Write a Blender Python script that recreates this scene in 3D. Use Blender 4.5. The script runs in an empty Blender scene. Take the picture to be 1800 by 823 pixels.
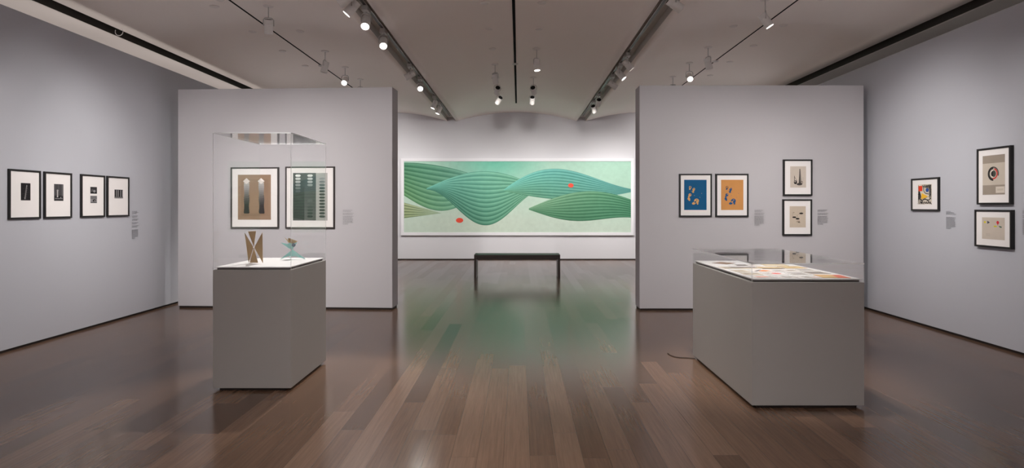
import bpy, bmesh, math, random
from mathutils import Vector, Matrix, Quaternion
R = random.Random(7)
PI = math.pi
SC = bpy.context.scene
COL = SC.collection

# ------------------------------------------------------------------ camera
F = 1070.0; CX = 912.0; CY = 362.0; H = 1.45          # measured on the 1800 x 823 photograph
cam = bpy.data.cameras.new('camera'); camo = bpy.data.objects.new('camera', cam); COL.objects.link(camo)
camo.location = (0, 0, H); camo.rotation_euler = (PI / 2, 0, 0)
cam.sensor_fit = 'HORIZONTAL'; cam.sensor_width = 36; cam.lens = 36 * F / 1800
cam.shift_x = -(CX - 900) / 1800; cam.shift_y = -(411.5 - CY) / 1800
cam.clip_start = 0.05; cam.clip_end = 100
SC.camera = camo

# ------------------------------------------------------------------ materials
def lin(c):
    return tuple(((v / 255) / 12.92 if v / 255 <= .04045 else ((v / 255 + .055) / 1.055) ** 2.4) for v in c)
def base_mat(name, col, rough=.6, spec=.4, var=.04, scale=6, metal=0, bump=0):
    m = bpy.data.materials.new(name); m.use_nodes = True
    nt = m.node_tree; b = nt.nodes['Principled BSDF']
    n = nt.nodes.new('ShaderNodeTexNoise'); n.inputs['Scale'].default_value = scale; n.inputs['Detail'].default_value = 4
    tc = nt.nodes.new('ShaderNodeTexCoord'); nt.links.new(tc.outputs['Object'], n.inputs['Vector'])
    mx = nt.nodes.new('ShaderNodeMix'); mx.data_type = 'RGBA'
    mx.inputs['A'].default_value = (*[max(0, v * (1 - var)) for v in col], 1)
    mx.inputs['B'].default_value = (*[min(1, v * (1 + var)) for v in col], 1)
    nt.links.new(n.outputs['Fac'], mx.inputs['Factor']); nt.links.new(mx.outputs['Result'], b.inputs['Base Color'])
    b.inputs['Roughness'].default_value = rough; b.inputs['Specular IOR Level'].default_value = spec
    b.inputs['Metallic'].default_value = metal
    if bump:
        n2 = nt.nodes.new('ShaderNodeTexNoise'); n2.inputs['Scale'].default_value = 180; n2.inputs['Detail'].default_value = 2
        nt.links.new(tc.outputs['Object'], n2.inputs['Vector'])
        bp = nt.nodes.new('ShaderNodeBump'); bp.inputs['Strength'].default_value = bump; bp.inputs['Distance'].default_value = .002
        nt.links.new(n2.outputs['Fac'], bp.inputs['Height']); nt.links.new(bp.outputs['Normal'], b.inputs['Normal'])
    return m
M = {}
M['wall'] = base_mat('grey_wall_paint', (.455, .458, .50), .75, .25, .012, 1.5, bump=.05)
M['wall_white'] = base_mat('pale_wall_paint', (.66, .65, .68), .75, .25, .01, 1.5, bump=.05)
M['partition'] = base_mat('grey_partition_paint', (.475, .455, .475), .75, .25, .012, 1.5, bump=.05)
M['ceil'] = base_mat('ceiling_plaster', (.92, .845, .80), .9, .1, .015, .8)
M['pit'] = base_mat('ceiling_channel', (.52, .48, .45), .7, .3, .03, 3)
M['pit_shaded'] = base_mat('shaded_ceiling_channel', (.07, .06, .052), .7, .3, .03, 3)  # outer channels: their shade is put into a darker colour
M['slot'] = base_mat('black_slot', (.006, .005, .005), .9, .1, .05, 3)
M['base'] = base_mat('dark_base', (.018, .012, .010), .6, .3, .05, 5)
M['plinth'] = base_mat('grey_plinth_paint', (.37, .35, .33), .55, .3, .015, 2, bump=.03)
M['reveal'] = base_mat('reveal_dark', (.085, .075, .07), .7, .2, .03, 3)
M['deck'] = base_mat('white_deck', (.82, .81, .81), .6, .3, .01, 3)
M['deck_pale'] = base_mat('pale_grey_deck', (.62, .61, .61), .6, .3, .01, 3)
M['black'] = base_mat('black_lacquer', (.010, .009, .009), .45, .35, .1, 8)
M['dark_frame'] = base_mat('dark_brown_wood', (.030, .022, .020), .45, .4, .2, 10)
M['white_frame'] = base_mat('white_lacquer', (.74, .73, .76), .5, .4, .01, 5)
M['mat'] = base_mat('mat_board', (.78, .745, .735), .85, .15, .01, 20)
M['lamp'] = base_mat('lamp_white', (.74, .71, .69), .45, .4, .01, 5)
M['lamp_grey'] = base_mat('lamp_grey', (.50, .475, .46), .5, .4, .02, 5)
M['lamp_black'] = base_mat('lamp_black', (.008, .008, .008), .6, .2, .05, 5)
M['rail'] = base_mat('track_rail', (.05, .045, .04), .4, .5, .05, 5)
M['bench'] = base_mat('bench_espresso', (.026, .016, .012), .42, .3, .15, 14)
M['brown_sheet'] = base_mat('brown_sheet_metal', (.42, .285, .145), .5, .5, .12, 20)
M['turquoise'] = base_mat('turquoise_paint', (.36, .72, .68), .5, .4, .02, 5)
M['tan'] = base_mat('tan_sheet', (.47, .34, .15), .45, .5, .08, 12)
M['navy'] = base_mat('slate_blue', (.07, .12, .16), .5, .4, .05, 5)
M['vinyl'] = base_mat('grey_vinyl_text', (.29, .285, .29), .8, .1, .05, 50)
M['cord'] = base_mat('black_cord', (.02, .015, .012), .6, .3, .05, 5)
M['plate'] = base_mat('ceiling_plate_white', (.80, .74, .71), .6, .3, .01, 5)

def emis(name, col, strength):
    m = bpy.data.materials.new(name); m.use_nodes = True
    b = m.node_tree.nodes['Principled BSDF']; b.inputs['Base Color'].default_value = (*col, 1)
    b.inputs['Emission Color'].default_value = (*col, 1); b.inputs['Emission Strength'].default_value = strength
    return m
M['lens'] = emis('lit_lens', (1, .96, .90), 14)

def acrylic(name, tint, edge=False, k=1.0):
    m = bpy.data.materials.new(name); m.use_nodes = True
    nt = m.node_tree; nt.nodes.clear(); N = nt.nodes.new; L = nt.links.new
    o = N('ShaderNodeOutputMaterial'); t = N('ShaderNodeBsdfTransparent'); g = N('ShaderNodeBsdfGlossy'); mx = N('ShaderNodeMixShader')
    t.inputs['Color'].default_value = (*tint, 1); g.inputs['Roughness'].default_value = 0.0
    lw = N('ShaderNodeLayerWeight'); lw.inputs['Blend'].default_value = .5
    p = N('ShaderNodeMath'); p.operation = 'POWER'; p.inputs[1].default_value = 5
    ma = N('ShaderNodeMath'); ma.operation = 'MULTIPLY_ADD'; ma.inputs[1].default_value = .96 * k; ma.inputs[2].default_value = .035 * k
    L(lw.outputs['Facing'], p.inputs[0]); L(p.outputs[0], ma.inputs[0]); L(ma.outputs[0], mx.inputs['Fac'])
    L(t.outputs[0], mx.inputs[1]); L(g.outputs[0], mx.inputs[2])
    if edge:
        d = N('ShaderNodeBsdfDiffuse'); d.inputs['Color'].default_value = (.85, .86, .87, 1)
        tr = N('ShaderNodeBsdfTranslucent'); tr.inputs['Color'].default_value = (.9, .92, .93, 1)
        a = N('ShaderNodeMixShader'); a.inputs['Fac'].default_value = .5; L(d.outputs[0], a.inputs[1]); L(tr.outputs[0], a.inputs[2])
        b = N('ShaderNodeMixShader'); b.inputs['Fac'].default_value = .9; L(mx.outputs[0], b.inputs[1]); L(a.outputs[0], b.inputs[2])
        L(b.outputs[0], o.inputs['Surface'])
    else:
        L(mx.outputs[0], o.inputs['Surface'])
    return m
M['acrylic'] = acrylic('clear_acrylic', (.996, .997, .997))
M['acrylic_glint'] = acrylic('acrylic_edge_glint', (.96, .97, .97), True)  # bright edge glint put into a whitish, nearly opaque colour

M['acrylic_side'] = acrylic('clear_acrylic_sides', (.996, .997, .997), False, .5)

def ink_mat():
    m = bpy.data.materials.new('printed_ink'); m.use_nodes = True
    nt = m.node_tree; b = nt.nodes['Principled BSDF']; N = nt.nodes.new; L = nt.links.new
    a = N('ShaderNodeAttribute'); a.attribute_name = 'ink'
    tc = N('ShaderNodeTexCoord'); n = N('ShaderNodeTexNoise'); n.inputs['Scale'].default_value = 9; n.inputs['Detail'].default_value = 6
    L(tc.outputs['Object'], n.inputs['Vector'])
    mr = N('ShaderNodeMapRange'); mr.inputs['To Min'].default_value = .90; mr.inputs['To Max'].default_value = 1.10
    L(n.outputs['Fac'], mr.inputs['Value'])
    mx = N('ShaderNodeVectorMath'); mx.operation = 'SCALE'; L(a.outputs['Color'], mx.inputs[0]); L(mr.outputs[0], mx.inputs['Scale'])
    L(mx.outputs[0], b.inputs['Base Color']); b.inputs['Roughness'].default_value = .7; b.inputs['Specular IOR Level'].default_value = .2
    return m
M['ink'] = ink_mat()

def floor_mat():
    m = bpy.data.materials.new('oak_plank_floor'); m.use_nodes = True
    nt = m.node_tree; b = nt.nodes['Principled BSDF']; N = nt.nodes.new; L = nt.links.new
    def mth(op, a, bb=None, c=None):
        n = N('ShaderNodeMath'); n.operation = op
        for i, v in enumerate((a, bb, c)):
            if v is None: continue
            if isinstance(v, (int, float)): n.inputs[i].default_value = v
            else: L(v, n.inputs[i])
        return n.outputs[0]
    geo = N('ShaderNodeNewGeometry'); sx = N('ShaderNodeSeparateXYZ'); L(geo.outputs['Position'], sx.inputs[0])
    W = .152
    xr = mth('DIVIDE', mth('ADD', sx.outputs['X'], 20), W); row = mth('FLOOR', xr); fx = mth('FRACT', xr)
    wn = N('ShaderNodeTexWhiteNoise'); wn.noise_dimensions = '1D'; L(row, wn.inputs['W'])
    wn2 = N('ShaderNodeTexWhiteNoise'); wn2.noise_dimensions = '1D'; L(mth('ADD', row, 71.3), wn2.inputs['W'])
    ln = mth('MULTIPLY_ADD', wn2.outputs['Value'], 1.5, 1.5)
    yr = mth('DIVIDE', mth('ADD', mth('ADD', sx.outputs['Y'], 30), mth('MULTIPLY', wn.outputs['Value'], 3)), ln)
    idx = mth('FLOOR', yr); fy = mth('FRACT', yr)
    cb = N('ShaderNodeCombineXYZ'); L(row, cb.inputs[0]); L(idx, cb.inputs[1])
    pn = N('ShaderNodeTexWhiteNoise'); pn.noise_dimensions = '2D'; L(cb.outputs[0], pn.inputs['Vector'])
    ramp = N('ShaderNodeValToRGB'); cr = ramp.color_ramp
    cols = [(0, (.084, .048, .031)), (.2, (.112, .064, .041)), (.6, (.134, .077, .050)), (.85, (.152, .089, .058)), (1, (.180, .108, .072))]
    cr.elements[0].position = 0; cr.elements[0].color = (*cols[0][1], 1); cr.elements[1].position = 1; cr.elements[1].color = (*cols[-1][1], 1)
    for p, c in cols[1:-1]:
        e = cr.elements.new(p); e.color = (*c, 1)
    L(pn.outputs['Value'], ramp.inputs['Fac'])
    # grain
    mp = N('ShaderNodeCombineXYZ')
    L(mth('MULTIPLY', sx.outputs['X'], 60), mp.inputs[0]); L(mth('MULTIPLY', sx.outputs['Y'], 2.2), mp.inputs[1]); L(mth('MULTIPLY', pn.outputs['Value'], 40), mp.inputs[2])
    gn = N('ShaderNodeTexNoise'); gn.inputs['Scale'].default_value = 1.0; gn.inputs['Detail'].default_value = 6; gn.inputs['Roughness'].default_value = .65; L(mp.outputs[0], gn.inputs['Vector'])
    gr = N('ShaderNodeMapRange'); gr.inputs['From Min'].default_value = .3; gr.inputs['From Max'].default_value = .7; gr.inputs['To Min'].default_value = .82; gr.inputs['To Max'].default_value = 1.16; L(gn.outputs['Fac'], gr.inputs['Value'])
    sc = N('ShaderNodeVectorMath'); sc.operation = 'SCALE'; L(ramp.outputs['Color'], sc.inputs[0]); L(gr.outputs[0], sc.inputs['Scale'])
    # seams
    ex = mth('MULTIPLY', mth('MINIMUM', fx, mth('SUBTRACT', 1, fx)), W)
    ey = mth('MULTIPLY', mth('MINIMUM', fy, mth('SUBTRACT', 1, fy)), ln)
    e = mth('LESS_THAN', mth('MINIMUM', ex, ey), .0011)
    mx = N('ShaderNodeMix'); mx.data_type = 'RGBA'; L(mth('MULTIPLY', e, .6), mx.inputs['Factor']); L(sc.outputs[0], mx.inputs['A']); mx.inputs['B'].default_value = (.03, .017, .01, 1)
    L(mx.outputs['Result'], b.inputs['Base Color'])
    rg = N('ShaderNodeMapRange'); rg.inputs['To Min'].default_value = .155; rg.inputs['To Max'].default_value = .21; L(pn.outputs['Value'], rg.inputs['Value'])
    L(rg.outputs[0], b.inputs['Roughness']); b.inputs['Specular IOR Level'].default_value = .37
    bp = N('ShaderNodeBump'); bp.inputs['Strength'].default_value = .035; bp.inputs['Distance'].default_value = .002
    L(gn.outputs['Fac'], bp.inputs['Height']); L(bp.outputs['Normal'], b.inputs['Normal'])
    return m
M['floor'] = floor_mat()

# ------------------------------------------------------------------ object helpers
def link(name, me, mats, parent=None, loc=(0, 0, 0), rot=None):
    o = bpy.data.objects.new(name, me); COL.objects.link(o)
    o.location = loc
    if rot is not None: o.rotation_euler = rot
    if parent: o.parent = parent
    if mats is not None and len(me.materials) == 0:
        for m in (mats if isinstance(mats, (list, tuple)) else [mats]): me.materials.append(m)
    return o
def mesh_of(bm, name, smooth=False, recalc=True):
    if recalc: bmesh.ops.recalc_face_normals(bm, faces=bm.faces)
    me = bpy.data.meshes.new(name); bm.to_mesh(me); bm.free()
    if smooth:
        for p in me.polygons: p.use_smooth = True
        try: me.set_sharp_from_angle(angle=math.radians(35))
        except Exception: pass
    return me
def empty(name, label, cat, loc=(0, 0, 0), rz=0, group=None):
    o = bpy.data.objects.new(name, None); COL.objects.link(o)
    o.empty_display_size = .1; o.location = loc; o.rotation_euler = (0, 0, rz)
    o['label'] = label; o['category'] = cat
    if group: o['group'] = group
    return o
def tag(o, label, cat, group=None):
    o['label'] = label; o['category'] = cat
    if group: o['group'] = group
    return o
def box(bm, x0, x1, y0, y1, z0, z1, mi=0):
    v = [bm.verts.new((x, y, z)) for x in (x0, x1) for y in (y0, y1) for z in (z0, z1)]
    fs = []
    for q in ((0, 1, 3, 2), (4, 6, 7, 5), (0, 4, 5, 1), (2, 3, 7, 6), (0, 2, 6, 4), (1, 5, 7, 3)):
        f = bm.faces.new([v[i] for i in q]); f.material_index = mi; fs.append(f)
    return fs
def bevel(bm, w, seg=2):
    bmesh.ops.bevel(bm, geom=list(bm.edges), offset=w, segments=seg, profile=.7, affect='EDGES')
def boxobj(name, dims, mat, parent=None, bev=0, loc=(0, 0, 0), rot=None):
    bm = bmesh.new(); box(bm, *dims)
    if bev: bevel(bm, bev)
    return link(name, mesh_of(bm, name), mat, parent, loc, rot)
def lathe(bm, prof, seg=28, M4=None, mi=0):
    rings = []
    for r, z in prof:
        if r < 1e-6: rings.append([bm.verts.new((0, 0, z))])
        else: rings.append([bm.verts.new((r * math.cos(2 * PI * k / seg), r * math.sin(2 * PI * k / seg), z)) for k in range(seg)])
    vs = [v for r in rings for v in r]
    for a, b in zip(rings, rings[1:]):
        for k in range(seg):
            k2 = (k + 1) % seg
            if len(a) == 1 and len(b) == 1: continue
            if len(a) == 1: f = bm.faces.new((a[0], b[k], b[k2]))
            elif len(b) == 1: f = bm.faces.new((a[k], b[0], a[k2]))
            else: f = bm.faces.new((a[k], b[k], b[k2], a[k2]))
            f.material_index = mi
    if M4 is not None:
        for v in vs: v.co = M4 @ v.co
def tube(bm, pts, r, seg=10):
    pts = [Vector(p) for p in pts]; rings = []
    for i, p in enumerate(pts):
        d = (pts[min(i + 1, len(pts) - 1)] - pts[max(i - 1, 0)]).normalized()
        q = d.to_track_quat('Z', 'Y')
        rings.append([bm.verts.new(p + q @ Vector((r * math.cos(2 * PI * k / seg), r * math.sin(2 * PI * k / seg), 0))) for k in range(seg)])
    for a, b in zip(rings, rings[1:]):
        for k in range(seg): bm.faces.new((a[k], a[(k + 1) % seg], b[(k + 1) % seg], b[k]))
    bm.faces.new(rings[0][::-1]); bm.faces.new(rings[-1])

# ------------------------------------------------------------------ the room
XC = -.065; PITCH = 3.47
Y0, YB = -4.0, 16.36
WL, WR, WTOP = -5.07, 4.875, 3.425
XL, XR = -8.5, 8.4
ZP, RISE, PH = 3.726, .24, .115
def struct(name, dims, mat, bev=0):
    o = boxobj(name, dims, mat, None, bev); o['kind'] = 'structure'; return o
struct('floor', (XL - .2, XR + .2, Y0 - .2, YB + .2, -.1, 0), M['floor'])
struct('wall_back', (XL, XR, YB, YB + .2, .028, 4.3), M['wall_white'])
struct('baseboard_back', (XL, XR, YB + .012, YB + .19, 0, .028), M['base'])
struct('wall_front', (XL, XR, Y0 - .2, Y0, 0, 4.3), M['wall_white'])
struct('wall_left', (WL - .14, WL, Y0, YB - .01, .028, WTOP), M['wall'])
struct('baseboard_left', (WL - .13, WL - .012, Y0, YB - .01, 0, .028), M['base'])
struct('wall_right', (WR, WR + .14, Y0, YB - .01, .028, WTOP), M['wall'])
struct('baseboard_right', (WR + .012, WR + .13, Y0, YB - .01, 0, .028), M['base'])
struct('wall_outer_left', (XL - .2, XL, Y0 - .2, YB + .2, 0, 4.3), M['wall_white'])
struct('wall_outer_right', (XR, XR + .2, Y0 - .2, YB + .2, 0, 4.3), M['wall_white'])
# vaulted ceiling with sunken track channels
bm = bmesh.new(); prof = []
for b in range(-2, 3):
    c = XC + b * PITCH; hs = PITCH / 2 - PH
    for k in range(25):
        t = -1 + 2 * k / 24
        prof.append((c + hs * t, ZP + RISE * (1 - t * t), 0 if k else 1))
    xe = c + hs
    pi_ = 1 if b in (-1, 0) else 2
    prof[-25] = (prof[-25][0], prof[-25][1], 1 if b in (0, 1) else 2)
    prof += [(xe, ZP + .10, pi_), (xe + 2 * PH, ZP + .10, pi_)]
rows = [[bm.verts.new((x, y, z)) for y in (Y0 - .1, YB + .1)] for x, z, _ in prof]
for i in range(len(rows) - 1):
    f = bm.faces.new((rows[i][0], rows[i + 1][0], rows[i + 1][1], rows[i][1])); f.material_index = prof[i + 1][2]; f.smooth = prof[i + 1][2] == 0
o = link('ceiling', mesh_of(bm, 'ceiling', recalc=False), [M['ceil'], M['pit'], M['pit_shaded']]); o['kind'] = 'structure'
CROWN = ZP + RISE
def ceil_z(x):
    b = round((x - XC) / PITCH); t = (x - XC - b * PITCH) / (PITCH / 2 - PH)
    return ZP + RISE * (1 - min(1, t * t))
# black slots along the crowns
for n, (b, w, ye) in enumerate(((-1, .012, 14.9), (0, .019, 14.9), (1, .010, 14.9)), 1):
    x = XC + b * PITCH
    o = struct('trim_%d' % n, (x - w, x + w, Y0, ye, CROWN - .004, CROWN + .02), M['slot'])
# free-standing partition walls
PLA, PLB = Vector((-4.845, 8.655)), Vector((-1.762, 8.475))
PRA, PRB = Vector((1.672, 8.43)), Vector((4.775, 8.43))
def partition(name, A, B, top, th=.30):
    d = B - A; L = d.length; rz = math.atan2(d.y, d.x)
    o = boxobj(name, (0, L, 0, th, .028, top), M['partition'], None, .004, (A.x, A.y, 0), (0, 0, rz)); o['kind'] = 'structure'
    o2 = boxobj(name.replace('wall', 'baseboard'), (.012, L - .012, .012, th - .012, 0, .03), M['base'], None, 0, (A.x, A.y, 0), (0, 0, rz)); o2['kind'] = 'structure'
partition('wall_partition_left', PLA, PLB, 3.105)
partition('wall_partition_right', PRA, PRB, 3.12)

# ------------------------------------------------------------------ wall planes and pixel measurements
class Plane:
    def __init__(s, O, rz, off=0):
        s.rz = rz; s.u = Vector((math.cos(rz), math.sin(rz), 0)); s.n = Vector((math.sin(rz), -math.cos(rz), 0)); s.O0 = Vector(O)
    def hit(s, px, py, off):
        O = s.O0 + s.n * off; C = Vector((0, 0, H)); d = Vector(((px - CX) / F, 1, -(py - CY) / F))
        p = C + d * ((O - C).dot(s.n) / d.dot(s.n)); return (p - s.O0).dot(s.u), p.z
    def rect(s, xl, xr, yt, yb, off):
        u0, _ = s.hit(xl, CY, off); u1, _ = s.hit(xr, CY, off); xm = (xl + xr) / 2
        uc = (u0 + u1) / 2
        P = s.at(uc, 0, off); xm = CX + F * P.x / P.y
        return u0, u1, s.hit(xm, yb, off)[1], s.hit(xm, yt, off)[1]
    def at(s, u, z, off=0):
        p = s.O0 + s.u * u + s.n * off; return Vector((p.x, p.y, z))
PW_L = Plane((WL, 0, 0), PI / 2)
PW_R = Plane((WR, 0, 0), -PI / 2)
PP_L = Plane((PLA.x, PLA.y, 0), math.atan2((PLB - PLA).y, (PLB - PLA).x))
PP_R = Plane((PRA.x, PRA.y, 0), 0)
PW_B = Plane((0, YB, 0), 0)

# ------------------------------------------------------------------ flat coloured artwork meshes
class Art:
    """coloured polygons lying on the picture plane (x right, z up, -y towards the viewer), one mesh"""
    def __init__(s, x0, x1, z0, z1): s.r = (x0, x1, z0, z1); s.p = []
    def poly(s, pts, col): s.p.append(([tuple(p) for p in pts], [lin(c) for c in col] if isinstance(col[0], (tuple, list)) else [lin(col)] * len(pts), 1))
    def quads(s, quads):
        for pts, cols in quads: s.p.append((pts, cols, 0))
        s.p.append(None)
    def bg(s, col): s.poly([(0, 0), (1, 0), (1, 1), (0, 1)], col)
    def rect(s, a, b, c, d, col): s.poly([(a, c), (b, c), (b, d), (a, d)], col)
    def ell(s, cx, cy, rx, ry, col, a0=0, a1=360, rot=0, n=28):
        pts = []; asp = (s.r[3] - s.r[2]) / (s.r[1] - s.r[0]); k = math.radians(rot)
        for i in range(n + (a1 - a0 < 360)):
            a = math.radians(a0 + (a1 - a0) * i / n); x, y = rx * math.cos(a), ry * math.sin(a)
            if rot: y2 = y * asp; x, y = x * math.cos(k) - y2 * math.sin(k), (x * math.sin(k) + y2 * math.cos(k)) / asp
            pts.append((cx + x, cy + y))
        s.poly(pts, col)
    def ring(s, cx, cy, r0, r1, col, a0=0, a1=360, n=40):
        asp = (s.r[3] - s.r[2]) / (s.r[1] - s.r[0]); c = [lin(col)] * 4; q = []
        for i in range(n):
            a, b = (math.radians(a0 + (a1 - a0) * (i + j) / n) for j in (0, 1))
            q.append(([(cx + r * math.cos(t), cy + r * math.sin(t) / asp) for r, t in ((r0, a), (r1, a), (r1, b), (r0, b))], c))
        s.quads(q)
    def line(s, pts, w, col):
        asp = (s.r[3] - s.r[2]) / (s.r[1] - s.r[0]); q = []; c = [lin(col)] * 4
        for (x0, y0), (x1, y1) in zip(pts, pts[1:]):
            dx, dy = x1 - x0, (y1 - y0) * asp; l = math.hypot(dx, dy) or 1; nx, ny = -dy / l * w / 2, dx / l * w / 2 / asp
            q.append(([(x0 + nx, y0 + ny), (x0 - nx, y0 - ny), (x1 - nx, y1 - ny), (x1 + nx, y1 + ny)], c))
        s.quads(q)
    def build(s, name, y, parent, step=.00012, flat=False, thick=0):
        x0, x1, z0, z1 = s.r; me_v = []; me_f = []; me_c = []; k = 0
        for it in s.p:
            if it is None: k += 1; continue
            pts, cols, inc = it; b = len(me_v)
            for (u, v) in pts:
                X, Z = x0 + u * (x1 - x0), z0 + v * (z1 - z0); d = y - k * step
                me_v.append((X, Z, -d) if flat else (X, d, Z))
            me_f.append(list(range(b, b + len(pts)))); me_c += [(*c, 1) for c in cols]; k += inc
        if thick:                                   # sheet edges so that it is a real slab
            b = len(me_v); c4 = me_c[0]
            for (u, v) in ((0, 0), (1, 0), (1, 1), (0, 1)):
                X, Z = x0 + u * (x1 - x0), z0 + v * (z1 - z0)
                for d in (y, y + thick): me_v.append((X, Z, -d) if flat else (X, d, Z))
            for i in range(4):
                j = (i + 1) % 4; me_f.append([b + 2 * i, b + 2 * i + 1, b + 2 * j + 1, b + 2 * j]); me_c += [c4] * 4
            me_f.append([b + 1, b + 7, b + 5, b + 3]); me_c += [c4] * 4
        me = bpy.data.meshes.new(name); me.from_pydata(me_v, [], me_f)
        for p in me.polygons:                        # face the viewer
            n = p.normal
            if (n.z < 0 if flat else n.y > 0): p.flip()
        at = me.color_attributes.new('ink', 'FLOAT_COLOR', 'CORNER')
        # corners follow the polygon's own vertices
        vc = {}
        i = 0
        for f in me_f:
            for v in f: vc[v] = vc.get(v, me_c[i]); i += 1
        for lp in me.loops: at.data[lp.index].color = vc[lp.vertex_index]
        return link(name, me, M['ink'], parent)

def ring_frame(name, w, h, b, d, mat, parent, lip=.0):
    """a picture frame of four mitred bars round a w x h outer rectangle, back on the wall"""
    bm = bmesh.new(); s = []
    for (ins, y) in ((0, 0), (0, -d + .002), (.002, -d), (b - .002, -d), (b, -d + .002), (b, -.004)):
        s.append([bm.verts.new((sx * (w / 2 - ins), y, sz * (h / 2 - ins))) for sx, sz in ((-1, -1), (1, -1), (1, 1), (-1, 1))])
    for a, c in zip(s, s[1:]):
        for k in range(4): bm.faces.new((a[k], a[(k + 1) % 4], c[(k + 1) % 4], c[k]))
    for k in range(4): bm.faces.new((s[-1][k], s[-1][(k + 1) % 4], s[0][(k + 1) % 4], s[0][k]))
    return link(name, mesh_of(bm, name), mat, parent)

def picture(plane, label, px, img_px, draw, border=.018, depth=.034, fm='black', group=None, cat='framed picture', name='framed_print', part='print'):
    u0, u1, z0, z1 = plane.rect(*px, depth); w, h = u1 - u0, z1 - z0
    root = empty(name, label, cat, plane.at((u0 + u1) / 2, (z0 + z1) / 2, .001), plane.rz, group)
    ring_frame('frame', w, h, border, depth, M[fm], root)
    boxobj('mat_board', (-w / 2 + border - .003, w / 2 - border + .003, -depth + .010, -.004, -h / 2 + border - .003, h / 2 - border + .003), M['mat'], root)
    uc, zc = (u0 + u1) / 2, (z0 + z1) / 2
    for ip, dr in zip(img_px, draw):
        a0, a1, b0, b1 = plane.rect(*ip, depth - .01)
        A = Art(a0 - uc, a1 - uc, b0 - zc, b1 - zc); dr(A)
        A.build(part, -depth + .0092, root)
    return root

# ---- the drawings
def d_photo1(A):
    A.bg((30, 28, 30)); A.poly([(.36, .08), (.46, .06), (.66, .86), (.58, .9)], (150, 148, 148)); A.poly([(.41, .2), (.44, .2), (.63, .8), (.60, .82)], (60, 58, 58))
    A.line([(.05, .35), (.95, .5)], .015, (62, 60, 62)); A.line([(.1, .7), (.9, .62)], .012, (55, 54, 55))
    for k in range(6): A.line([(.32 + .045 * k, .15 + .11 * k), (.56 + .03 * k, .12 + .11 * k)], .02, (110, 108, 108))
def d_photo2(A):
    A.bg((66, 64, 66)); A.rect(0, 1, 0, .32, (44, 42, 44)); A.rect(.05, .12, .3, .98, (88, 86, 88)); A.rect(.82, .95, .3, .98, (96, 94, 95)); A.rect(.4, .5, .55, .98, (80, 78, 80))
    A.rect(.3, .42, .22, .58, (196, 192, 190)); A.rect(.34, .38, .28, .54, (120, 118, 118)); A.ell(.62, .22, .16, .09, (18, 17, 18)); A.rect(.1, .9, .12, .15, (150, 148, 148)); A.ell(.7, .2, .05, .035, (150, 148, 146)); A.ell(.36, .62, .1, .05, (160, 156, 156))
def d_photo3(A):
    A.bg((52, 50, 52)); A.rect(0, 1, 0, .3, (28, 27, 28)); A.ell(.6, .38, .2, .18, (150, 148, 150)); A.poly([(.1, .2), (.5, .4), (.4, .7), (.15, .6)], (88, 86, 88)); A.ell(.68, .42, .06, .05, (20, 20, 20))
def d_photo4(A):
    A.bg((138, 136, 138)); A.rect(0, 1, .55, 1, (108, 106, 108)); A.ell(.6, .35, .26, .17, (38, 36, 38)); A.ell(.66, .3, .08, .06, (190, 188, 188)); A.poly([(.05, .05), (.95, .05), (.95, .14), (.05, .14)], (70, 68, 70))
def d_photo5(A):
    A.bg((74, 72, 74))
    for x, w in ((.08, .1), (.3, .07), (.5, .16), (.78, .12)): A.rect(x, x + w, .08, .95, (34, 32, 34))
    for x in (.22, .42, .7, .93): A.rect(x, x + .05, .2, .95, (176, 174, 174))
    A.rect(0, 1, 0, .16, (120, 118, 118))
def d_columns(A):                                   # two tapering stacks on brown paper
    A.bg((146, 119, 97)); A.rect(.10, .93, .08, .90, (139, 112, 91)); A.rect(.16, .82, .14, .86, (146, 119, 97))
    def stack(cx, skew):
        n = 15
        for k in range(n):
            y = .80 - k * .0455; t = k / (n - 1); g = int(176 - 136 * min(1, t * 1.25)); w = .085 + .008 * math.sin(k)
            A.poly([(cx - w + skew * t, y + .02), (cx - w * .8 + skew * t, y - .025), (cx + w * .8 + skew * t, y - .025), (cx + w + skew * t, y + .02), (cx, y + .05)], (g + 4, g, g - 2))
            if k > 5: A.poly([(cx + w * .2, y - .022), (cx + w, y - .005), (cx + w, y + .01)], (28, 26, 26))
        A.poly([(cx, .925), (cx + .105, .855), (cx, .79), (cx - .105, .855)], (216, 208, 202))
        A.poly([(cx - .085, .2), (cx + .085, .2), (cx, .135)], (44, 40, 40))
    stack(.265, 0); stack(.71, .02)
    A.poly([(.71, .925), (.815, .855), (.71, .87)], (238, 230, 226))
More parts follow.
